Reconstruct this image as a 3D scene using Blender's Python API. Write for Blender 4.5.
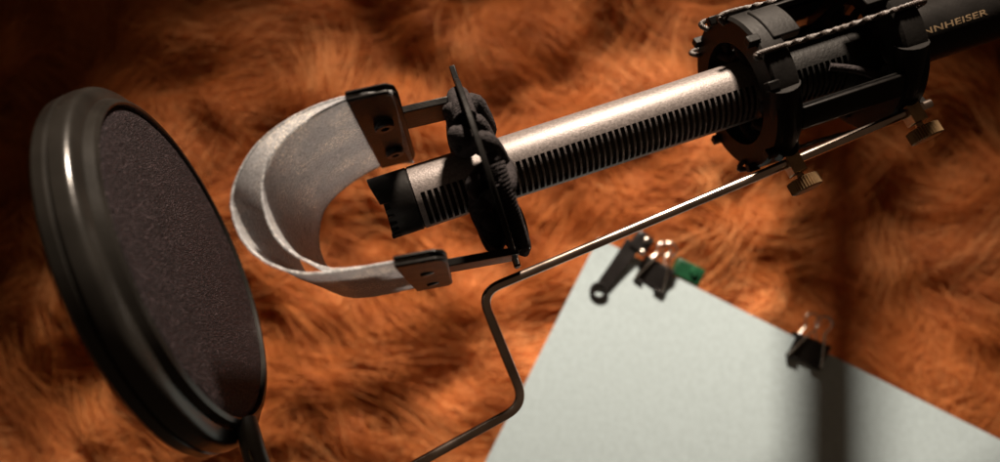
import bpy, math, random
import numpy as np
from mathutils import Vector

random.seed(7)
rng = np.random.default_rng(11)
for o in list(bpy.data.objects):
    bpy.data.objects.remove(o)
S = bpy.context.scene
COL = S.collection
Z0 = 1.2                       # height of the lens above the floor
FPX = 688.0                    # focal length in photo pixels (1000 px wide)

# ------------------------------------------------------------------ camera
cd = bpy.data.cameras.new('camera'); cam = bpy.data.objects.new('camera', cd); COL.objects.link(cam)
cam.location = (0, 0, Z0); cam.rotation_euler = (math.radians(90), 0, 0)
cd.sensor_width = 36; cd.lens = 36 * FPX / 1000
cd.clip_start = 0.005; cd.clip_end = 20
cd.dof.use_dof = True; cd.dof.focus_distance = 0.205; cd.dof.aperture_fstop = 5.2
S.camera = cam
S.view_settings.view_transform = 'Standard'; S.view_settings.look = 'None'
S.view_settings.exposure = 0; S.view_settings.gamma = 1
# ------------------------------------------------------------------ light
W = bpy.data.worlds.new('World'); S.world = W; W.use_nodes = True
bg = W.node_tree.nodes['Background']; bg.inputs[0].default_value = (1, .62, .38, 1); bg.inputs[1].default_value = .05
ld = bpy.data.lights.new('lamp', 'SPOT'); lamp = bpy.data.objects.new('lamp', ld); COL.objects.link(lamp)
ld.energy = 55; ld.color = (1, .82, .655); ld.spot_size = math.radians(73); ld.spot_blend = .8
ld.shadow_soft_size = .025
LP = Vector((0.02, 0.08, Z0 + .50)); lamp.location = LP
lamp.rotation_euler = (Vector((0.03, .122, Z0)) - LP).to_track_quat('-Z', 'Y').to_euler()

# ------------------------------------------------------------------ helpers
def V(*a): return Vector(a)
CAMP = V(0, 0, Z0)
def at(u, v, d):               # a measured photo point at a distance d in front of the lens
    return V((u - 500) / FPX * d, d, Z0 + (231 - v) / FPX * d)

MATS = {}
def mat(name, col, rough=.5, metal=0, bump=0, bscale=800, var=.25, vscale=60, spec=.5, trans=0, col2=None, bdist=.0003, dust=0):
    if name in MATS: return MATS[name]
    m = bpy.data.materials.new(name); m.use_nodes = True; MATS[name] = m
    nt = m.node_tree; b = nt.nodes['Principled BSDF']
    tc = nt.nodes.new('ShaderNodeTexCoord')
    n = nt.nodes.new('ShaderNodeTexNoise'); n.inputs['Scale'].default_value = vscale; n.inputs['Detail'].default_value = 6
    nt.links.new(tc.outputs['Object'], n.inputs['Vector'])
    r = nt.nodes.new('ShaderNodeValToRGB')
    c2 = col2 or tuple(c * (1 + var) for c in col)
    r.color_ramp.elements[0].position = .3; r.color_ramp.elements[1].position = .7
    r.color_ramp.elements[0].color = (*[c * (1 - var) for c in col], 1); r.color_ramp.elements[1].color = (*c2, 1)
    nt.links.new(n.outputs['Fac'], r.inputs[0]); nt.links.new(r.outputs[0], b.inputs['Base Color'])
    b.inputs['Roughness'].default_value = rough; b.inputs['Metallic'].default_value = metal
    b.inputs['Specular IOR Level'].default_value = spec
    rr = nt.nodes.new('ShaderNodeMapRange'); rr.inputs['To Min'].default_value = max(0, rough - .1); rr.inputs['To Max'].default_value = min(1, rough + .1)
    nt.links.new(n.outputs['Fac'], rr.inputs[0]); nt.links.new(rr.outputs[0], b.inputs['Roughness'])
    if dust:
        dn_ = nt.nodes.new('ShaderNodeTexNoise'); dn_.inputs['Scale'].default_value = 420; dn_.inputs['Detail'].default_value = 8; dn_.inputs['Roughness'].default_value = .75
        nt.links.new(tc.outputs['Object'], dn_.inputs['Vector'])
        dm = nt.nodes.new('ShaderNodeMapRange'); dm.inputs['From Min'].default_value = dust; dm.inputs['From Max'].default_value = dust + .12; nt.links.new(dn_.outputs['Fac'], dm.inputs[0])
        dx = nt.nodes.new('ShaderNodeMix'); dx.data_type = 'RGBA'; nt.links.new(dm.outputs[0], dx.inputs['Factor']); nt.links.new(r.outputs[0], dx.inputs['A']); dx.inputs['B'].default_value = (.09, .075, .06, 1)
        nt.links.new(dx.outputs['Result'], b.inputs['Base Color'])
    if bump:
        n2 = nt.nodes.new('ShaderNodeTexNoise'); n2.inputs['Scale'].default_value = bscale; n2.inputs['Detail'].default_value = 3
        nt.links.new(tc.outputs['Object'], n2.inputs['Vector'])
        bp = nt.nodes.new('ShaderNodeBump'); bp.inputs['Strength'].default_value = bump; bp.inputs['Distance'].default_value = bdist
        nt.links.new(n2.outputs['Fac'], bp.inputs['Height']); nt.links.new(bp.outputs[0], b.inputs['Normal'])
    if trans:
        t = nt.nodes.new('ShaderNodeBsdfTranslucent'); nt.links.new(r.outputs[0], t.inputs[0])
        mx = nt.nodes.new('ShaderNodeMixShader'); mx.inputs[0].default_value = trans
        out = nt.nodes['Material Output']
        nt.links.new(b.outputs[0], mx.inputs[1]); nt.links.new(t.outputs[0], mx.inputs[2]); nt.links.new(mx.outputs[0], out.inputs['Surface'])
    return m

M_SILVER = mat('grained_silver_paint', (.108, .093, .088), .45, .3, .8, 2300, .28, 1300, bdist=.0001, spec=.3)
M_BLACK = mat('black_anodised', (.006, .0054, .005), .45, 0, .2, 900, .3, 120, spec=.09, dust=.7)
M_BLACKM = mat('black_matte_plastic', (.0065, .0058, .0052), .42, 0, .25, 1200, .35, 150, spec=.14, dust=.7)
M_RIM = mat('black_rim_plastic', (.008, .0072, .0062), .24, 0, .12, 500, .4, 45, spec=.4, dust=.67)
M_INNER = mat('dark_gauze', (.012, .009, .006), .6, .3, .6, 2500, .4, 900)
M_ROD = mat('polished_steel_rod', (.52, .43, .37), .24, 1, .10, 700, .25, 90)
M_BRASS = mat('tarnished_brass', (.27, .175, .09), .38, .8, .2, 900, .35, 200)
M_CORD = mat('black_cord', (.016, .013, .0135), .9, 0, 1, 1600, .5, 700, bdist=.0006, spec=.15)
M_BRAID = mat('braided_elastic', (.024, .016, .012), .5, 0, .6, 2500, .6, 1500)
M_PRINT = mat('gold_print', (.24, .17, .10), .42, .5, 0, 1, .35, 1500)
M_WIRE = mat('nickel_wire', (.74, .68, .62), .25, 1, .1, 500, .15, 100)
M_CLIP = mat('black_clip_steel', (.012, .011, .011), .35, 0, .1, 800, .3, 100)
M_GREEN = mat('green_plastic', (.002, .045, .016), .45, 0, .1, 300, .25, 120)
M_SCREW = mat('black_screw', (.01, .009, .009), .45, .2, .2, 900, .3, 200)

def mesh_obj(name, vs, fs, m, parent=None, sharp=35, base=None, bevel=0, loc=None):
    base = loc if loc is not None else (parent_base(parent) if parent else V(0, 0, 0))
    me = bpy.data.meshes.new(name)
    me.from_pydata([tuple(Vector(v) - base) for v in vs], [], fs)
    me.validate(); me.update()
    import bmesh
    bm = bmesh.new(); bm.from_mesh(me); bmesh.ops.recalc_face_normals(bm, faces=bm.faces); bm.to_mesh(me); bm.free()
    me.polygons.foreach_set('use_smooth', [True] * len(me.polygons))
    me.set_sharp_from_angle(angle=math.radians(sharp))
    o = bpy.data.objects.new(name, me); COL.objects.link(o)
    me.materials.append(m)
    if parent: o.parent = parent
    else: o.location = base
    if bevel:
        bv = o.modifiers.new('bevel', 'BEVEL'); bv.width = bevel; bv.segments = 2; bv.limit_method = 'ANGLE'; bv.angle_limit = math.radians(40)
    return o
def parent_base(p):
    while p.parent: p = p.parent
    return p.location.copy()
def thing(name, label, cat, loc, group=None):
    o = bpy.data.objects.new(name, None); COL.objects.link(o); o.location = loc; o.empty_display_size = .01
    return tag(o, label, cat, group)
def tag(o, label, cat, group=None):
    o['label'] = label; o['category'] = cat
    if group: o['group'] = group
    return o

def thicken(o, t, off):
    so = o.modifiers.new('thickness', 'SOLIDIFY'); so.thickness = t; so.offset = off
    es = o.modifiers.new('crisp', 'EDGE_SPLIT'); es.split_angle = math.radians(45)

class MB:
    def __init__(s): s.v = []; s.f = []
    def add(s, vs, fs):
        n = len(s.v); s.v += [Vector(v) for v in vs]; s.f += [tuple(i + n for i in f) for f in fs]; return s
    def grid(s, rows, cu=False, cv=False):
        n = len(rows); k = len(rows[0]); vs = [p for r in rows for p in r]; fs = []
        for i in range(n if cu else n - 1):
            for j in range(k if cv else k - 1):
                i2 = (i + 1) % n; j2 = (j + 1) % k
                fs.append((i * k + j, i * k + j2, i2 * k + j2, i2 * k + j))
        return s.add(vs, fs)
    def tube(s, path, rad, seg=10, closed=False, flat=1, up=None):
        P = [Vector(p) for p in path]; n = len(P); rows = []
        prev = None
        for i in range(n):
            if closed: t = P[(i + 1) % n] - P[i - 1]
            else: t = P[min(i + 1, n - 1)] - P[max(i - 1, 0)]
            t.normalize()
            if prev is None:
                h = up or (V(0, 0, 1) if abs(t.z) < .9 else V(1, 0, 0))
                x = (h - t * h.dot(t)).normalized()
            else:
                x = (prev - t * prev.dot(t)).normalized()
            prev = x; y = t.cross(x)
            r = rad(i / max(1, n - 1)) if callable(rad) else rad
            rows.append([P[i] + x * (math.cos(a) * r) + y * (math.sin(a) * r * flat) for a in [2 * math.pi * j / seg for j in range(seg)]])
        s.grid(rows, closed, True)
        if not closed:
            b = len(s.v) - n * seg
            s.f.append(tuple(b + j for j in range(seg))); s.f.append(tuple(b + (n - 1) * seg + j for j in reversed(range(seg))))
        return s
    def box(s, c, ex, ey, ez):          # centre and three half-axis vectors
        vs = [c + ex * i + ey * j + ez * k for i in (-1, 1) for j in (-1, 1) for k in (-1, 1)]
        return s.add(vs, [(0, 1, 3, 2), (4, 6, 7, 5), (0, 4, 5, 1), (2, 3, 7, 6), (0, 2, 6, 4), (1, 5, 7, 3)])
    def prism(s, poly, off):
        n = len(poly); vs = [Vector(p) for p in poly] + [Vector(p) + off for p in poly]
        return s.add(vs, [tuple(range(n)), tuple(reversed(range(n, 2 * n)))] + [(i, (i + 1) % n, (i + 1) % n + n, i + n) for i in range(n)])
    def lathe(s, prof, c, ax, e1, e2, seg=64, closed=True, caps=False):
        rows = [[c + ax * p + (e1 * math.cos(2 * math.pi * j / seg) + e2 * math.sin(2 * math.pi * j / seg)) * r for j in range(seg)] for p, r in prof]
        s.grid(rows, closed, True)
        if caps:
            b = len(s.v) - len(prof) * seg
            s.f.append(tuple(b + j for j in range(seg))); s.f.append(tuple(b + (len(prof) - 1) * seg + j for j in reversed(range(seg))))
        return s
    def build(s, name, m, parent=None, sharp=35, bevel=0, loc=None):
        return mesh_obj(name, s.v, s.f, m, parent, sharp, None, bevel, loc)

def smooth_path(pts, n=12, closed=False):      # Catmull-Rom
    P = [Vector(p) for p in pts]; out = []; k = len(P)
    for i in range(k if closed else k - 1):
        g = lambda j: P[j % k] if closed else P[max(0, min(k - 1, j))]
        a, b, c, d = g(i - 1), g(i), g(i + 1), g(i + 2)
        for j in range(n):
            t = j / n
            out.append(.5 * ((2 * b) + (c - a) * t + (2 * a - 5 * b + 4 * c - d) * t * t + (3 * b - a - 3 * c + d) * t ** 3))
    if not closed: out.append(P[-1])
    return out
def bent_path(pts, rad, n=8):                  # straight runs joined by round bends
    P = [Vector(p) for p in pts]; out = [P[0]]
    for i in range(1, len(P) - 1):
        a = (P[i - 1] - P[i]).normalized(); b = (P[i + 1] - P[i]).normalized()
        p0 = P[i] + a * rad; p2 = P[i] + b * rad
        for j in range(n + 1):
            t = j / n; out.append(p0 * (1 - t) ** 2 + P[i] * 2 * t * (1 - t) + p2 * t * t)
    out.append(P[-1]); return out

# frame of the microphone: p along the barrel, q up, r away from the lens
T = at(383, 208.5, .203)
A = (at(740, 92.5, .2135) - T).normalized()
Wd = V(.007, .986, -.168); Wd = (Wd - A * Wd.dot(A)).normalized()
U = A.cross(Wd)
if U.z < 0: U = -U
def F(p, q, r): return T + (A * p + U * q + Wd * r) * .001
def ring_dir(phi):             # 0 = up, 90 = towards the lens
    a = math.radians(phi); return U * math.cos(a) - Wd * math.sin(a)
def R(p, rad, phi): return T + (A * p + ring_dir(phi) * rad) * .001
def solve(u, v, r):            # p, q of a photo point on the plane at depth r
    d = V((u - 500) / FPX, 1, (231 - v) / FPX)
    o = CAMP - T
    t = (r * .001 - o.dot(Wd)) / d.dot(Wd)
    x = o + d * t
    return x.dot(A) * 1000, x.dot(U) * 1000
def face_phi(p):
    c = CAMP - (T + A * p * .001); return math.degrees(math.atan2(-c.dot(Wd), c.dot(U)))

# ------------------------------------------------------------------ numpy noise
def vnoise(x, y, seed):
    g = np.random.default_rng(seed).random((256, 256))
    xi = np.floor(x).astype(int); yi = np.floor(y).astype(int); fx = x - xi; fy = y - yi
    fx = fx * fx * fx * (fx * (fx * 6 - 15) + 10); fy = fy * fy * fy * (fy * (fy * 6 - 15) + 10)
    q = lambda a, b: g[a % 256, b % 256]
    return (q(xi, yi) * (1 - fx) + q(xi + 1, yi) * fx) * (1 - fy) + (q(xi, yi + 1) * (1 - fx) + q(xi + 1, yi + 1) * fx) * fy
def fbm(x, y, seed, o=3):
    s = 0; a = 1; t = 0
    for i in range(o):
        s = s + a * vnoise(x * 2 ** i, y * 2 ** i, seed + i); t += a; a *= .5
    return s / t

# ------------------------------------------------------------------ the fur blanket behind everything
YF = .372
def relief(x, z):              # the hide hangs in soft folds
    return (fbm(x * 11 + 40, z * 11 + 40, 5, 3) - .5) * .056 + (fbm(x * 30 + 9, z * 30 + 7, 21, 2) - .5) * .020
fur = thing('fur_blanket', 'shaggy orange-brown fur blanket hanging behind the microphone', 'fur blanket', V(0, YF, Z0 - .38))
nx, nz = 150, 100
xs = np.linspace(-.55, .60, nx); zs = np.linspace(-.38, .36, nz)
gx, gz = np.meshgrid(xs, zs, indexing='ij'); gy = YF + relief(gx, gz)
mb = MB(); mb.grid([[V(gx[i, j], gy[i, j], Z0 + gz[i, j]) for j in range(nz)] for i in range(nx)])
mb.build('hide', mat('brown_hide', (.19, .065, .018), .9, 0, .5, 300, .4, 25), fur, 60)

def build_fibres():
    cell = .0125
    cx, cz = np.meshgrid(np.arange(-.53, .58, cell), np.arange(-.36, .345, cell), indexing='ij')
    cx = cx.ravel(); cz = cz.ravel(); nC = len(cx)
    cx = cx + rng.uniform(-.5, .5, nC) * cell; cz = cz + rng.uniform(-.5, .5, nC) * cell
    view = (np.abs(cx) < .32) & (np.abs(cz) < .20)
    cnt = np.where(view, 88, 20)
    clen = rng.uniform(.030, .100, nC)
    ang = (fbm(cx * 7, cz * 7, 51, 2) - .5) * 8.0 - 1.7 + rng.normal(0, .42, nC)
    curl = rng.normal(0, 1.2, nC) + (fbm(cx * 16, cz * 16, 71, 1) - .5) * 4
    lift = rng.uniform(.25, 1.0, nC)
    idx = np.repeat(np.arange(nC), cnt); n = len(idx); K = 8
    t = np.linspace(0, 1, K)[None, :]
    # each lock follows a curling guide; its hairs gather towards the guide's tip
    rx = rng.normal(0, .0078, n)[:, None]; rz = rng.normal(0, .0078, n)[:, None]
    spread = 1 - .80 * t ** .9
    L = (clen[idx] * rng.uniform(.7, 1.15, n))[:, None]
    a0 = (ang[idx] + rng.normal(0, .14, n))[:, None]; cu = (curl[idx] + rng.normal(0, .25, n))[:, None]
    th = a0 + cu * t
    ds = L / (K - 1)
    px = np.cumsum(np.cos(th) * ds, 1); pz = np.cumsum(np.sin(th) * ds, 1)
    wob = .0011 * np.sin(t * rng.uniform(6, 14, n)[:, None] + rng.uniform(0, 6.3, n)[:, None]) * t
    X = cx[idx][:, None] + rx * spread + px + wob; Z = cz[idx][:, None] + rz * spread + pz + wob[:, ::-1]
    hgt = (lift[idx] * .023 + rng.normal(0, .0018, n))[:, None] * np.sin(np.clip(t * 2.3, 0, math.pi * .8)) + .002 * t
    Y = YF + relief(X, Z) - np.abs(hgt) - .0003
    pos = np.stack([X, Y - YF, Z + .38], -1).astype(np.float32)
    cv = bpy.data.hair_curves.new('fibres'); cv.add_curves([K] * n)
    cv.attributes['position'].data.foreach_set('vector', pos.ravel())
    ra = cv.attributes.get('radius') or cv.attributes.new('radius', 'FLOAT', 'POINT')
    rad = np.tile((.00019 * (1 - .65 * t)), (n, 1)).astype(np.float32); ra.data.foreach_set('value', rad.ravel())
    tn = cv.attributes.new('tone', 'FLOAT', 'CURVE')
    tone = np.clip(.50 * fbm(cx * 10 + 5, cz * 10 + 5, 91, 2)[idx] + .36 * rng.random(nC)[idx] + .16 * rng.random(n), 0, 1)
    tn.data.foreach_set('value', tone.astype(np.float32))
    o = bpy.data.objects.new('fibres', cv); COL.objects.link(o); o.parent = fur; o['kind'] = 'stuff'
    m = bpy.data.materials.new('fur_hair'); m.use_nodes = True; nt = m.node_tree; b = nt.nodes['Principled BSDF']
    at_ = nt.nodes.new('ShaderNodeAttribute'); at_.attribute_name = 'tone'
    r = nt.nodes.new('ShaderNodeValToRGB'); e = r.color_ramp.elements
    e[0].position = .25; e[0].color = (.32, .084, .017, 1); e[1].position = .8; e[1].color = (.94, .52, .22, 1)
    k = e.new(.52); k.color = (.70, .265, .072, 1)
    nt.links.new(at_.outputs['Fac'], r.inputs[0]); nt.links.new(r.outputs[0], b.inputs['Base Color'])
    b.inputs['Roughness'].default_value = .55; b.inputs['Specular IOR Level'].default_value = .3
    tr = nt.nodes.new('ShaderNodeBsdfTranslucent'); nt.links.new(r.outputs[0], tr.inputs[0])
    mx = nt.nodes.new('ShaderNodeMixShader'); mx.inputs[0].default_value = .4
    nt.links.new(b.outputs[0], mx.inputs[1]); nt.links.new(tr.outputs[0], mx.inputs[2]); nt.links.new(mx.outputs[0], nt.nodes['Material Output'].inputs['Surface'])
    cv.materials.append(m)
build_fibres()

# ------------------------------------------------------------------ paper sheet with clips
PD = .306
Pc = at(598, 238, PD)                                   # upper corner, behind the rod
top_dir = (at(1000, 433, PD * .97) - Pc).normalized()
# lean of the sheet so that its corner is square
best = None
for k in range(-10, 1):
    d = (at(470, 462, PD * (1 + k * .004)) - Pc).normalized()
    if best is None or abs(d.dot(top_dir)) < best[0]: best = (abs(d.dot(top_dir)), d)
dn = best[1]; sk = dn.dot(top_dir); top_dir, dn = (top_dir - dn * sk * .2).normalized(), (dn - top_dir * sk * .8).normalized()
NP = top_dir.cross(dn).normalized()
if NP.y > 0: NP = -NP                                   # towards the lens
def PP(e, d, n=0): return Pc + (top_dir * e + dn * d + NP * n) * .001
rows = []
for i in range(31):
    row = []
    for j in range(43):
        e = 210 * i / 30; d = 148 * j / 42
        row.append(PP(e, d, -1.6 * math.sin(e / 210 * 3.1) + 1.2 * math.sin(d / 148 * 3.0) + .5 * math.sin(e / 17 + 1) * math.exp(-d / 30) + 1.2 * math.exp(-(e + d) / 14)))
    rows.append(row)
mb = MB(); mb.grid(rows)
paper = mb.build('paper_sheet', mat('pale_paper', (.455, .56, .60), .85, 0, .5, 1500, .06, 420, .2, .12), None, 60, loc=PP(0, 0))
sd = paper.modifiers.new('thickness', 'SOLIDIFY'); sd.thickness = .0003; sd.offset = -1
paper.data.polygons.foreach_set('use_smooth', [False] * len(paper.data.polygons))
tag(paper, 'pale grey-green paper sheet hanging askew by clips in front of fur', 'paper')

def on_paper(u, v, n=0):                                # point of the sheet's plane seen at a photo point
    d = V((u - 500) / FPX, 1, (231 - v) / FPX); q = Pc + NP * n * .001
    return CAMP + d * ((q - CAMP).dot(NP) / d.dot(NP))
def edge_at(u, v): return (on_paper(u, v) - Pc).dot(top_dir) * 1000
def binder_clip(e0, d_in, width, turn, label, h=1.0, swing=0):
    c = math.cos(math.radians(turn)); s_ = math.sin(math.radians(turn))
    o = PP(e0, 0, -.4)
    E = top_dir * c + dn * s_; D = dn * c - top_dir * s_
    def Q(e, d, n): return o + (E * e + D * d + NP * n) * .001
    t = thing('binder_clip', label, 'binder clip', o, 'binder clips on the paper')
    w = width / 2
    prof = [(d_in, .5), (-1.4, 2.7), (-2.2, 2.4), (-2.5, 1.6), (-2.5, -1.6), (-2.2, -2.4), (-1.4, -2.7), (d_in, -.5)]
    m = MB(); rows = []
    for e in (-w, w): rows.append([Q(e, d, n) for d, n in prof])
    m.grid(rows); b = m.build('body', M_CLIP, t, 30)
    thicken(b, .00045, 0)
    for sg in (1, -1):
        m = MB()
        for e1, e2 in ((-w, -w * .45), (w * .45, w)):
            m.tube([Q(e1, d_in, sg * 1.0), Q(e2, d_in, sg * 1.0)], .0009, 12)
        m.build('jaw_roll', M_CLIP, t, 40)
        k = width / 19.0 * h
        lean = 3.4 if sg > 0 else 3.4 + swing
        pts = [(-w * .5, d_in, 1.2), (-w * .92, d_in, 1.2), (-w * .86, d_in - 3, 2.3), (-w * .5, -3.5 * k, lean), (-w * .30, -8.5 * k, lean + 1.2), (-w * .42, -12 * k, lean + 1.7),
               (-w * .36, -15 * k, lean + 2.1), (0, -16.6 * k, lean + 2.3), (w * .36, -15 * k, lean + 2.1), (w * .42, -12 * k, lean + 1.7), (w * .30, -8.5 * k, lean + 1.2),
               (w * .5, -3.5 * k, lean), (w * .86, d_in - 3, 2.3), (w * .92, d_in, 1.2), (w * .5, d_in, 1.2)]
        m = MB(); m.tube(smooth_path([Q(e, d, n * sg) for e, d, n in pts], 8), .00052, 8)
        m.build('wire_handle', M_WIRE, t, 60)
    return t
binder_clip(edge_at(811, 343), 8.2, 15.5, -4, 'black binder clip alone on the paper edge, wire handles folded up', 1, 1.5)
binder_clip(edge_at(659, 265), 9.0, 14, 2, 'black binder clip beside the flat ring-ended lever, wire handles folded up', 1, 3)

# flat lever with a ring end, and the green clip behind the edge
lv = thing('ring_end_lever', 'flat black metal clip with long ring-ended lever on the paper corner', 'clip', PP(4, 10, 1))
pr = on_paper(599, 291, 1.3); pt = on_paper(634, 243, 2.9)
ld_ = (pt - pr).normalized(); ls = NP.cross(ld_).normalized()
m = MB(); poly = []
n1 = 10
wl, wt = .0030, .0038
L_ = (pt - pr).length
m.prism([pr + ld_ * .0034 - ls * wl, pr + ld_ * L_ * .5 - ls * wl * 1.05, pr + ld_ * L_ - ls * wt, pr + ld_ * L_ + ls * wt, pr + ld_ * L_ * .5 + ls * wl * 1.05, pr + ld_ * .0034 + ls * wl], NP * .0006)
m.build('lever', M_CLIP, lv, 30, .0003)
m = MB(); m.lathe([(-.0002, .0023), (.0008, .0023), (.0010, .0027), (.0010, .0037), (.0008, .0042), (-.0002, .0042)], pr, NP, ld_, ls, 32)
m.build('ring_eye', M_CLIP, lv, 40)
m = MB(); cb = on_paper(641, 243, 2.0)
m.box(cb, ld_ * .0046, ls * .0042, NP * .0024); m.build('clip_body', M_CLIP, lv, 30, .0012)
for du, dv in ((5, -3), (1, 9)):
    m = MB(); c0 = on_paper(641 + du, 243 + dv, 4.2); m.lathe([(0, .0014), (.0012, .0012), (.0016, .0006)], c0, NP, ld_, ls, 16, False, True); m.build('rivet', M_WIRE, lv, 50)

gp = on_paper(687, 272, -5.5)
g = thing('green_peg', 'small green plastic peg behind the paper edge beside a binder clip', 'peg', gp)
m = MB(); m.box(gp, top_dir * .0066, dn * .0042, NP * .004); m.build('body', M_GREEN, g, 30, .0009)
m = MB(); m.tube([gp + top_dir * .002 - dn * .001 + NP * .0035, gp + top_dir * .002 - dn * .001 + NP * .0052], lambda s: .0022 - .0006 * s, 20); m.build('stud', M_GREEN, g, 30)

# ------------------------------------------------------------------ microphone
RM = 9.5
mic = thing('shotgun_microphone', 'long slotted silver and black shotgun microphone held in the cage mount', 'microphone', F(60, 0, 0))
fph = face_phi(70)
NA = 120
def shell(p0, p1, ph0, ph1, pitch, frac, r, parent, name, m, both=True):
    ps = []; p = p0
    rows = [(p0, False)]
    x = p0 + 1.6
    while x + pitch < p1 - .8:
        rows += [(x, True), (x + pitch * frac, False)]; x += pitch
    rows.append((p1, False))
    mbb = MB(); k = 0
    vs = [[R(pp, r, fph + 360 * j / NA) for j in range(NA)] for pp, _ in rows]
    mbb.v = [v for rr in vs for v in rr]
    for i in range(len(rows) - 1):
        for j in range(NA):
            a = 360 * (j + .5) / NA
            cut = rows[i][1] and (ph0 < a < ph1 or ph0 < a - 360 or (both and ph0 < a - 180 < ph1))
            if cut: continue
            j2 = (j + 1) % NA
            mbb.f.append((i * NA + j, i * NA + j2, (i + 1) * NA + j2, (i + 1) * NA + j))
    o = mbb.build(name, m, parent, 30)
    thicken(o, .0009, -1)
    return o
PS = solve(748, 90, 0)[0]
shell(10.2, PS, -7, 67, 1.9, .68, RM, mic, 'interference_tube', M_SILVER)
shell(PS + .1, 149, -7, 67, 1.9, .68, RM, mic, 'rear_interference_tube', mat('grained_shade_black', (.006, .0055, .005), .62, 0, .5, 1200, .3, 300, spec=.15))  # tube inside the cage: its shade is put into this black
m = MB(); m.lathe([(.003, .0079), (.15, .0079)], T, A, U, Wd, 48, False, True); m.build('inner_gauze', M_INNER, mic, 30)
# front cap with a stepped, slotted lip
def cap_end(phi):
    a = (phi - fph) % 360
    if a > 180: a -= 360
    if -95 < a < -8: return -1.8 * max(0, math.sin(math.radians(min(90, -a)))) + .4 * (1 - min(1, -a / 60))
    if -8 <= a < 6: return 2.6
    if 6 <= a < 80: return 1.0 + (1.9 if int((a - 6) / 7) % 2 else 0)
    return 0
rows = []
NB = 240
m = MB()
rows.append([R(cap_end(360 * j / NB), RM - 1.3, 360 * j / NB) for j in range(NB)])
rows.append([R(cap_end(360 * j / NB), RM - .15, 360 * j / NB) for j in range(NB)])
rows.append([R(cap_end(360 * j / NB) + .2, RM, 360 * j / NB) for j in range(NB)])
rows.append([R(9.6, RM, 360 * j / NB) for j in range(NB)])
rows.append([R(9.9, RM - .35, 360 * j / NB) for j in range(NB)])
rows.append([R(10.4, RM - .35, 360 * j / NB) for j in range(NB)])
rows.append([R(10.4, RM - 1.3, 360 * j / NB) for j in range(NB)])
m.grid(rows, True, True); m.build('front_cap', M_BLACK, mic, 40)
m = MB(); m.lathe([(.149, .0093), (.1492, .0095), (.26, .0095), (.262, .0093)], T, A, U, Wd, 96, False, True)
m.build('body', M_BLACK, mic, 30)
# printed maker's name on the body
fc = bpy.data.curves.new('txt', 'FONT'); fc.body = 'SENNHEISER'; fc.size = 1; fc.extrude = .0; fc.offset = .018; fc.space_character = 1.06
fo = bpy.data.objects.new('txt', fc); COL.objects.link(fo)
bpy.context.view_layer.update()
me0 = fo.evaluated_get(bpy.context.evaluated_depsgraph_get()).to_mesh()
tv = [v.co.copy() for v in me0.vertices]; tf = [tuple(p.vertices) for p in me0.polygons]
x0 = min(v.x for v in tv); x1 = max(v.x for v in tv); y0 = min(v.y for v in tv); y1 = max(v.y for v in tv)
bpy.data.objects.remove(fo)
pa = solve(909, 36, -RM)[0]; pb = solve(989, 13, -RM)[0]
fphb = face_phi((pa + pb) / 2)
HT = 1.95
mm = bpy.data.meshes.new('lettering')
base = mic.location
pts = []
for v in tv:
    p = pa + (v.x - x0) / (x1 - x0) * (pb - pa); h = ((v.y - y0) / (y1 - y0) - .42) * HT
    pts.append(R(p, RM + .06, fphb - math.degrees(h / RM)) - base)
mm.from_pydata([tuple(p) for p in pts], [], tf); mm.materials.append(M_PRINT)
lo = bpy.data.objects.new('lettering', mm); COL.objects.link(lo); lo.parent = mic
lo['label'] = 'gold letters printed along the black body'

# ------------------------------------------------------------------ cage mount
PF = solve(745, 89, 0)[0]; PR = solve(862, 53, 0)[0]
mount = thing('shock_mount', 'black cage shock mount with braided elastic cords around the microphone', 'shock mount', F((PF + PR) / 2, 0, 0))
RO = 24.0
def arc_plate(m, f0, f1, r0, r1, p0, p1, n=8):
    rows = []
    for i in range(n + 1):
        f = f0 + (f1 - f0) * i / n
        rows.append([R(p0, r0, f), R(p0, r1, f), R(p1, r1, f), R(p1, r0, f)])
    m.grid(rows, False, True)
    b = len(m.v) - 4 * (n + 1); m.f += [tuple(b + k for k in range(4)), tuple(b + 4 * n + k for k in (3, 2, 1, 0))]
for nm, pc, sg in (('front_ring', PF, -1), ('rear_ring', PR, 1)):
    a0 = pc - 4; a1 = pc + 4
    m = MB(); m.lathe([(x * .001, y * .001) for x, y in [(a0, 16.2), (a0, 23.2), (a0 + .8, RO), (a1 - .8, RO), (a1, 23.2), (a1, 16.2)]], T, A, U, Wd, 120)
    rg = m.build(nm, M_BLACK, mount, 35)
    for k in range(8):
        f = 22.5 + 45 * k + (4 if k % 2 else -6)
        if sg > 0 and k in (1, 2): continue
        m = MB(); e = ring_dir(f); tdir = A.cross(e)
        pe = pc + sg * 4.2
        m.box(R(pe, RO - .6, f), A * .0018, e * .0013, tdir * .0013); m.build('hook', M_BLACK, rg, 30, .0003)
    # elastic web that carries the barrel inside the ring
    m = MB()
    for k in range(8):
        f = 22.5 + 45 * k
        m.tube(smooth_path([R(pc, 17, f), R(pc + sg * 1.0, 12.4, f + 17), R(pc, 10.6, f + 34), R(pc - sg, 12.4, f + 51), R(pc, 17, f + 68)], 6), .0013, 8)
    m.build('elastic_web', M_CORD, rg, 50)
for f0, f1, ra, rb, in ((-4, 40, 21.8, 23.6), (128, 146, 20.5, 23.6), (-128, -104, 21.0, 23.6), (-62, -36, 21.8, 23.6)):
    m = MB(); arc_plate(m, f0, f1, ra, rb, PF + 3.9, PR - 3.9); m.build('bar', M_BLACK, mount, 35, .0004)
for f0, f1, pc, sg in ((42, 76, PF, 1), (44, 74, PR, -1)):
    m = MB(); arc_plate(m, f0, f1, 21.5, 24.6, pc + sg * 1.0, pc + sg * 9.5); m.build('cord_saddle', M_BLACK, mount, 35, .0004)
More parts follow.
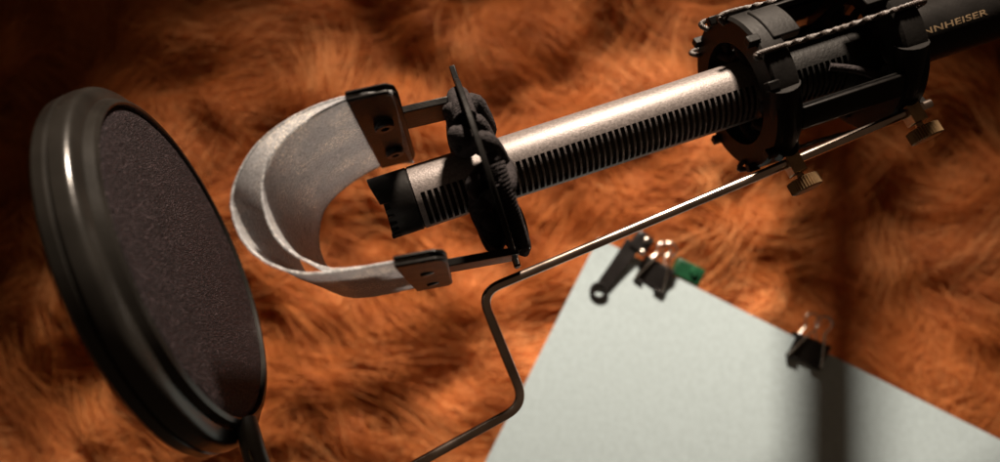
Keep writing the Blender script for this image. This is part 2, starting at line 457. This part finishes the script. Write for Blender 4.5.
def braided(m, path, rs, rh, pitch):
    P = [Vector(p) for p in path]; 
    L = [0]
    for i in range(1, len(P)): L.append(L[-1] + (P[i] - P[i - 1]).length)
    for k in range(3):
        pts = []
        for i in range(len(P)):
            t = (P[min(i + 1, len(P) - 1)] - P[max(i - 1, 0)]).normalized()
            x = t.cross(Wd).normalized(); y = t.cross(x)
            a = 2 * math.pi * (L[i] / pitch + k / 3)
            pts.append(P[i] + (x * math.cos(a) + y * math.sin(a)) * rh)
        m.tube(pts, rs, 6)
def line(a, b, n): return [a.lerp(b, i / n) for i in range(n + 1)]
for f in (4, 34, 84, -30, -66, -150):
    m = MB(); a = R(PF - 4.0, RO + .9, f); b = R(PR + 4.0, RO + .9, f)
    mid = (a + b) / 2 - ring_dir(f) * (.0012 if f != 84 else .0006)
    path = smooth_path([R(PF - 4.4, RO - 2, f), a, mid, b, R(PR + 4.4, RO - 2, f)], 44)
    braided(m, path, .00044, .00046, .0022); m.build('elastic_cord', M_BRAID, mount, 60)
# diagonal cords from the rear ring down to the barrel
for fa, fb in ((40, 10), (-40, -70), (140, 110), (220, 250)):
    m = MB(); m.tube(smooth_path([R(PR - 4, 20.5, fa), R(PR - 11, 14, (fa + fb) / 2), R(PR - 18, 9.9, fb)], 8), .0012, 8); m.build('support_cord', M_CORD, mount, 50)
# stem from the top of the cage to the stand above
stem_b = F((PF + PR) / 2 + 15, 23.5, 4)
m = MB(); m.tube([stem_b, stem_b + V(.001, .001, .012), stem_b + V(.002, .001, .3)], .0108, 24); m.build('stem', M_BLACKM, mount, 40)
m = MB(); m.box(stem_b - U * .002 - A * .015, A * ((PR - PF) / 2000 - .002), U * .0014, Wd * .006); m.build('stem_bridge', M_BLACK, mount, 35, .0005)

# ------------------------------------------------------------------ bent rod with its thumb screw clamps
def rodpt(u, v, r):
    p, q = solve(u, v, r); return F(p, q, r)
r_end = rodpt(930, 103.5, -9); r_l = at(489, 289, .1995)
r_c2 = rodpt(912, 111, -9)
rdir = (r_end - r_l).normalized()
def on_rod(u):
    lo_, hi_ = 0., 1.
    for _ in range(40):
        t = (lo_ + hi_) / 2; x = r_l.lerp(r_end, t); uu = 500 + x.x / x.y * FPX
        if uu < u: lo_ = t
        else: hi_ = t
    return x
stemj = at(281, 538, .190)
rod = thing('bent_support_rod', 'thin polished steel rod with two bends below the microphone', 'rod', r_l)
m = MB(); m.tube(bent_path([r_end, r_l - rdir * .0028, at(525.5, 404, .1985), stemj], .0062, 10), .00142, 16)
m.build('rod', M_ROD, rod, 50)
for i, uc in enumerate((792, 911)):
    c = on_rod(uc)
    k = at(uc + 10, 100, c.y) - at(uc, 82, c.y); k = (k - rdir * k.dot(rdir)); k = (k.normalized() + V(0, -.25, 0)); k = (k - rdir * k.dot(rdir)).normalized(); k = -k if k.z > 0 else k
    s3 = rdir.cross(k)
    m = MB(); m.box(c + k * .0004, rdir * .0021, k * .0037, s3 * .0024); cl = m.build('clamp_block', M_BRASS, rod, 30, .0003)
    m = MB(); m.tube([c + k * .0038, c + k * .0062], .0011, 16); m.build('screw_shank', M_BRASS, cl, 40)
    m = MB(); NT = 36; rows = []
    for h_, rr in ((.0056, .0037), (.0059, .0042), (.0092, .0042), (.0096, .0036)):
        rows.append([c + k * h_ + (rdir * math.cos(2 * math.pi * j / (2 * NT)) + s3 * math.sin(2 * math.pi * j / (2 * NT))) * (rr + (.0004 if j % 2 and rr > .004 else 0)) for j in range(2 * NT)])
    m.grid(rows, False, True); m.f += [tuple(range(2 * NT)), tuple(6 * NT + j for j in reversed(range(2 * NT)))]
    m.build('thumb_screw', M_BRASS, cl, 25)
    # leg of the mount that reaches down to this clamp
    pc = PF if i == 0 else PR
    tp = c - k * .0038
    p0 = R(pc, 21.5, 108); p1 = R(pc, 22.5, 150)
    m = MB(); m.tube(smooth_path([p0, (p0 + tp) / 2 + (p1 - p0) * .12, tp + (p0 - tp) * .16, tp], 6), lambda s: .0058 - .0030 * s, 18, False, .8); m.build('leg', M_BLACK, mount, 50)
    m = MB(); m.tube([tp - s3 * .0026 - k * .0008, tp + s3 * .0026 - k * .0008], .0036, 20); m.build('lug', M_BLACK, mount, 35, .0004)

# ------------------------------------------------------------------ round pop filter
PPc = solve(188, 272, 0)[0]
NPF = (A + Wd * .02 + U * .05).normalized()
pfc = F(PPc, 2.2, 0) 
e1 = (U - NPF * U.dot(NPF)).normalized(); e2 = NPF.cross(e1)
pop = thing('pop_filter', 'round pop filter with black plastic hoop and grey foam disc', 'pop filter', pfc - V(0, 0, .06))
RF = 53.8
prof = [(-10.6, RF - 3.4), (-10.1, RF - 1.6), (-8.9, RF - .45), (-6.2, RF - .15), (-5.8, RF - .75), (-5.3, RF - .75), (-4.9, RF), (-2.0, RF - .15), (-1.2, RF - .4), (-.6, RF - .9), (-.25, RF - 1.6),
        (.3, RF - 3.4), (.5, RF - 4.2), (2.6, RF - 5.0), (3.2, RF - 6.2), (2.9, RF - 6.7), (2.2, RF - 6.9), (.9, RF - 7.0), (.9, RF - 9), (-9, RF - 9), (-10.4, RF - 8)]
m = MB(); m.lathe([(x * .001, y * .001) for x, y in prof], pfc, NPF, e1, e2, 160); m.build('hoop', M_RIM, pop, 32)
# foam disc
fm = bpy.data.materials.new('speckled_foam'); fm.use_nodes = True; nt = fm.node_tree; b = nt.nodes['Principled BSDF']
tc = nt.nodes.new('ShaderNodeTexCoord'); vo = nt.nodes.new('ShaderNodeTexVoronoi'); vo.inputs['Scale'].default_value = 2300
nt.links.new(tc.outputs['Object'], vo.inputs['Vector'])
ns = nt.nodes.new('ShaderNodeTexNoise'); ns.inputs['Scale'].default_value = 1900; ns.inputs['Detail'].default_value = 4; nt.links.new(tc.outputs['Object'], ns.inputs['Vector'])
rp = nt.nodes.new('ShaderNodeValToRGB'); rp.color_ramp.elements[0].position = .42; rp.color_ramp.elements[1].position = .78
rp.color_ramp.elements[0].color = (.004, .0028, .0034, 1); rp.color_ramp.elements[1].color = (.012, .008, .0098, 1)
nt.links.new(ns.outputs['Fac'], rp.inputs[0])
sv = nt.nodes.new('ShaderNodeTexVoronoi'); sv.inputs['Scale'].default_value = 3000; nt.links.new(tc.outputs['Object'], sv.inputs['Vector'])
sr = nt.nodes.new('ShaderNodeSeparateColor'); nt.links.new(sv.outputs['Color'], sr.inputs[0])
sm = nt.nodes.new('ShaderNodeMapRange'); sm.inputs['From Min'].default_value = .80; sm.inputs['From Max'].default_value = 1; nt.links.new(sr.outputs[0], sm.inputs[0])
sx = nt.nodes.new('ShaderNodeMix'); sx.data_type = 'RGBA'; nt.links.new(sm.outputs[0], sx.inputs['Factor']); nt.links.new(rp.outputs[0], sx.inputs['A']); sx.inputs['B'].default_value = (.055, .040, .044, 1)  # paler speckles put the foam's sparkle into the colour
nt.links.new(sx.outputs['Result'], b.inputs['Base Color'])
bp = nt.nodes.new('ShaderNodeBump'); bp.inputs['Strength'].default_value = 1; bp.inputs['Distance'].default_value = .0007
nt.links.new(vo.outputs['Distance'], bp.inputs['Height']); nt.links.new(bp.outputs[0], b.inputs['Normal']); b.inputs['Roughness'].default_value = .6; b.inputs['Specular IOR Level'].default_value = .08
m = MB(); rows = []
for k in range(24):
    rr = (RF - 7.1) * k / 23
    rows.append([(2.4 + .9 * (1 - (k / 23) ** 2) - (1.0 if k == 23 else 0)) * .001 for _ in range(1)] + [rr])
m.lathe([(x, max(y, .05) * .001) for x, y in rows], pfc, NPF, e1, e2, 96, False, True)
m.build('foam_disc', fm, pop, 60)
# neck and swivel that join the hoop to the rod below the frame
nb = pfc - e1 * (RF - 2) * .001 - NPF * .0055
m = MB(); m.tube(smooth_path([at(246, 421, .1885), at(250, 437, .1865), at(257, 462, .1865), stemj + V(-.0005, 0, .004)], 8), lambda s: .0034 + .0008 * s, 24, False, .8); neck = m.build('neck', mat('grey_neck_plastic', (.05, .045, .038), .4, 0, .2, 600, .3, 80, dust=.66), pop, 50)
m = MB(); m.lathe([(0, .0021), (.0008, .0019), (.0010, .0011), (.0004, .0009)], at(252, 455, .1836), (V(.35, -1, .1)).normalized(), e1, e2, 20, False, True); m.build('screw', M_BRASS, neck, 30)
m = MB(); m.tube([stemj - V(.006, .004, 0), stemj + V(.006, -.004, 0)], .0056, 24); m.build('swivel', M_BLACKM, pop, 40, .0006)

# ------------------------------------------------------------------ front suspension hoop with knotted cord
PB = solve(486, 171, 0)[0]
susp = thing('front_suspension', 'thin black hoop with knotted black cord around the microphone front', 'suspension', F(PB, 0, 0))
RT = 29.5
HC = F(PB, 0, 0); vd = (HC - CAMP).normalized()
AH = (A - vd * A.dot(vd) * .85).normalized(); UH = (U - AH * U.dot(AH)).normalized(); WH = AH.cross(UH); WH = WH if WH.dot(Wd) > 0 else -WH
def RS(p, rad, phi):
    a = math.radians(phi); return HC + (AH * (p - PB) + (UH * math.cos(a) - WH * math.sin(a)) * rad) * .001
m = MB(); m.lathe([((x - PB) * .001, y * .001) for x, y in [(PB - .8, RT - 2.8), (PB - .8, RT - .3), (PB - .5, RT), (PB + .5, RT), (PB + .8, RT - .3), (PB + .8, RT - 2.8)]], HC, AH, UH, WH, 96)
m.build('hoop', M_BLACK, susp, 35)
m = MB(); m.box(RS(PB, 30.5, 5), AH * .0009, UH * .0042, WH * .0016); m.build('prong', M_BLACK, susp, 30, .0003)
m = MB(); m.box(RS(PB, 27.4, 175), AH * .0010, UH * .0022, WH * .0022); m.build('prong', M_BLACK, susp, 30, .0003)
for k in range(4):
    pts = []
    N = 8
    for j in range(N * 2):
        f = 360 * j / (N * 2) + k * 11.5 + 4
        inn = j % 2 == 0
        rad = (12.2 + .8 * k) if inn else (22.0 + 1.5 * ((k + j // 2) % 3))
        pp = PB + (1 if (j + k) % 4 < 2 else -1) * ((4.6 - .6 * k) if inn else 3.2) + random.uniform(-1.2, 1.2) - 0.8 * (k % 2)
        pts.append(RS(pp, rad, f))
    m = MB(); m.tube(smooth_path(pts, 7, True), .0026 - .0003 * k, 12, True); m.build('knotted_cord', M_CORD, susp, 60)
m = MB(); pts = []
for j in range(420):
    f = 100 + 62 * j / 420; a = 2 * math.pi * j / 16
    pts.append(RS(PB + 2.6 + 2.2 * math.cos(a), 25.0 + 2.2 * math.sin(a), f))
m.tube(pts, .00045, 6); m.build('cord_whipping', M_CORD, susp, 60)
m = MB(); pts = []
for j in range(360):
    f = 12 + 50 * j / 360; a = 2 * math.pi * j / 16
    pts.append(RS(PB - 1.2 + 2.8 * math.cos(a), 24.5 + 2.4 * math.sin(a), f))
m.tube(pts, .0006, 6); m.build('cord_whipping', M_CORD, susp, 60)

# ------------------------------------------------------------------ ribbon loop between two clamps
RN, RFAR = -30.0, 34.0
loop = thing('ribbon_windscreen', 'grey nylon ribbon loop between two black clamps around the microphone tip', 'windscreen', F(0, 0, 0))
def ribbon_mat():
    m = bpy.data.materials.new('silver_nylon'); m.use_nodes = True; nt = m.node_tree; b = nt.nodes['Principled BSDF']
    tc = nt.nodes.new('ShaderNodeTexCoord')
    n = nt.nodes.new('ShaderNodeTexNoise'); n.inputs['Scale'].default_value = 1300; n.inputs['Detail'].default_value = 4; nt.links.new(tc.outputs['Object'], n.inputs['Vector'])
    n3 = nt.nodes.new('ShaderNodeTexNoise'); n3.inputs['Scale'].default_value = 70; n3.inputs['Detail'].default_value = 5; nt.links.new(tc.outputs['Object'], n3.inputs['Vector'])
    r = nt.nodes.new('ShaderNodeValToRGB'); r.color_ramp.elements[0].position = .3; r.color_ramp.elements[1].position = .75
    r.color_ramp.elements[0].color = (.34, .345, .355, 1); r.color_ramp.elements[1].color = (.70, .71, .73, 1)
    nt.links.new(n.outputs['Fac'], r.inputs[0])
    sv = nt.nodes.new('ShaderNodeTexVoronoi'); sv.inputs['Scale'].default_value = 2400; nt.links.new(tc.outputs['Object'], sv.inputs['Vector'])
    sr = nt.nodes.new('ShaderNodeSeparateColor'); nt.links.new(sv.outputs['Color'], sr.inputs[0])
    pm_ = nt.nodes.new('ShaderNodeMapRange'); pm_.inputs['From Min'].default_value = .46; pm_.inputs['From Max'].default_value = .60; nt.links.new(n3.outputs['Fac'], pm_.inputs[0])
    sm = nt.nodes.new('ShaderNodeMapRange'); sm.inputs['From Min'].default_value = .78; sm.inputs['From Max'].default_value = .9; nt.links.new(sr.outputs[0], sm.inputs[0])
    ml = nt.nodes.new('ShaderNodeMath'); ml.operation = 'MULTIPLY'; nt.links.new(pm_.outputs[0], ml.inputs[0]); nt.links.new(sm.outputs[0], ml.inputs[1])
    sx = nt.nodes.new('ShaderNodeMix'); sx.data_type = 'RGBA'; nt.links.new(ml.outputs[0], sx.inputs['Factor']); nt.links.new(r.outputs[0], sx.inputs['A']); sx.inputs['B'].default_value = (1, .93, .84, 1)  # near-white flecks paint the ribbon's glints into its colour
    nt.links.new(sx.outputs['Result'], b.inputs['Base Color'])
    mr = nt.nodes.new('ShaderNodeMapRange'); mr.inputs['From Min'].default_value = .35; mr.inputs['From Max'].default_value = .7; mr.inputs['To Min'].default_value = .25; mr.inputs['To Max'].default_value = .5
    nt.links.new(n3.outputs['Fac'], mr.inputs[0]); nt.links.new(mr.outputs[0], b.inputs['Roughness'])
    mm_ = nt.nodes.new('ShaderNodeMapRange'); mm_.inputs['From Min'].default_value = .48; mm_.inputs['From Max'].default_value = .62; mm_.inputs['To Max'].default_value = .55
    nt.links.new(n3.outputs['Fac'], mm_.inputs[0]); nt.links.new(mm_.outputs[0], b.inputs['Metallic'])
    bp = nt.nodes.new('ShaderNodeBump'); bp.inputs['Strength'].default_value = 1; bp.inputs['Distance'].default_value = .0003
    nt.links.new(n.outputs['Fac'], bp.inputs['Height']); nt.links.new(bp.outputs[0], b.inputs['Normal'])
    t = nt.nodes.new('ShaderNodeBsdfTranslucent'); nt.links.new(sx.outputs['Result'], t.inputs[0])
    mx = nt.nodes.new('ShaderNodeMixShader'); mx.inputs[0].default_value = .6
    nt.links.new(b.outputs[0], mx.inputs[1]); nt.links.new(t.outputs[0], mx.inputs[2]); tp_ = nt.nodes.new('ShaderNodeBsdfTransparent'); mx2 = nt.nodes.new('ShaderNodeMixShader'); mx2.inputs[0].default_value = .18
    nt.links.new(mx.outputs[0], mx2.inputs[1]); nt.links.new(tp_.outputs[0], mx2.inputs[2]); nt.links.new(mx2.outputs[0], nt.nodes['Material Output'].inputs['Surface'])
    return m
MRIB = ribbon_mat()
outer = [(392, 91.5), (345, 97), (298, 114.5), (256, 146), (233, 190), (236, 226), (256, 255), (293, 272), (336, 271.5), (394, 262), (430, 254)]
inner = [(392, 92.8), (346, 98.6), (300, 124), (269, 156), (260.5, 190), (269, 226), (288, 250), (322, 267), (350, 268), (394, 261), (430, 252.5)]
for ci, (cv_, m_, inset) in enumerate(((outer, MRIB, 0.0), (inner, MRIB, 1.0))):
    pq = [solve(u, v, RN) for u, v in cv_]
    path = smooth_path([V(p, q, 0) for p, q in pq], 14)
    rows = []
    for i, x in enumerate(path):
        row = []
        for j in range(25):
            s_ = j / 24
            r_ = RN + inset + (RFAR - RN - inset) * s_
            wv = .35 * math.sin(i * .17 + s_ * 5 + ci) * s_ + .04 * math.sin(i * .9 + s_ * 11)
            edge = .08 * random.uniform(-1, 1) if j in (0, 24) else 0
            row.append(F(x.x + wv, x.y + wv * .6, r_ + edge))
        rows.append(row)
    m = MB(); m.grid(rows); o = m.build('ribbon', m_, loop, 80)
    thicken(o, .00028, 0)
    # stitched hem along the near edge
    for en in (0, -1):
        m = MB(); m.tube([r_[en] for r_ in rows], .00034, 6); m.build('hem', MRIB, o, 60)
def plate(corn, off, nrm, thick, name, m, parent):
    poly = [c + nrm * off for c in corn]
    mb = MB(); mb.prism(poly, nrm * thick); return mb.build(name, m, parent, 30, .0007)
for top in (True, False):
    if top: n0 = [(345, 96.5), (396, 85)]; ny = (342, 89)
    else: n0 = [(393, 262), (446, 252.5)]
    (pa_, qa_), (pb_, qb_) = [solve(u, v, RN - .8) for u, v in n0]
    sgn = 1 if top else -1
    w0 = pb_ - pa_; sl = (qb_ - qa_) / w0
    nrm = (U - A * sl).normalized()
    def C(p, r): return F(p, qa_ + (p - pa_) * sl, r)
    rr1 = RFAR - (1 if top else 3)
    rn = RN - .8
    # rounded free end: corners clipped
    corn = [C(pa_, rn), C(pa_ + w0 * .80, rn), C(pa_ + w0 * .96, rn + 2.5), C(pb_, rn + 7), C(pb_ - w0 * .03, rr1 - 5), C(pb_ - w0 * .12, rr1 - .5), C(pa_ + w0 * .03, rr1)]
    cl = thing_part = None
    inner_off = -.00155 if top else .00035
    outer_off = .00035 if top else -.00155
    pi_ = plate(corn, inner_off, nrm, .0012, 'clamp_plate', M_BLACKM, loop)
    po_ = plate(corn, outer_off, nrm, .0012, 'clamp_plate', M_BLACKM, loop)
    # plates bow apart slightly at the near edge: spacer strip
    for rs in (-10, 16):
        cc = C(pa_ + w0 * .52, rs)
        for s2, host in ((-1, pi_ if top else po_), (1, po_ if top else pi_)):
            face = cc + nrm * (s2 * .00155)
            if s2 < 0 and top:
                mb = MB(); mb.lathe([(0, .0029), (.0016, .0029), (.0020, .0026), (.0020, .0013), (.0012, .0012)], face, -nrm, A, Wd, 28, False, True); mb.build('screw', M_SCREW, host, 30)
            else:
                mb = MB(); mb.lathe([(-.0002, .0021), (.0004, .0020), (.0006, .0016)], face, nrm * s2, A, Wd, 20, False, True); mb.build('screw', M_SCREW, host, 30)
    # flat arm back to the suspension hoop
    pm = pb_ - w0 * .25; r0, r1 = -13, 1
    endp = PB - .2; qe = 27.0 * sgn
    qs = qa_ + (pm - pa_) * sl
    qe = qs + (endp - pm) * (sl if top else sl) 
    qe = max(-27.5, min(27.5, qe))
    zt = 1.1
    rows = []
    for p, q in ((pm, qs), (endp, qe)):
        rows.append([F(p, q - zt, r0), F(p, q + zt, r0), F(p, q + zt, r1), F(p, q - zt, r1)])
    mb = MB(); mb.grid(rows, False, True); mb.f += [(0, 1, 2, 3), (7, 6, 5, 4)]
    mb.build('arm', M_BLACKM, loop, 30, .0003)
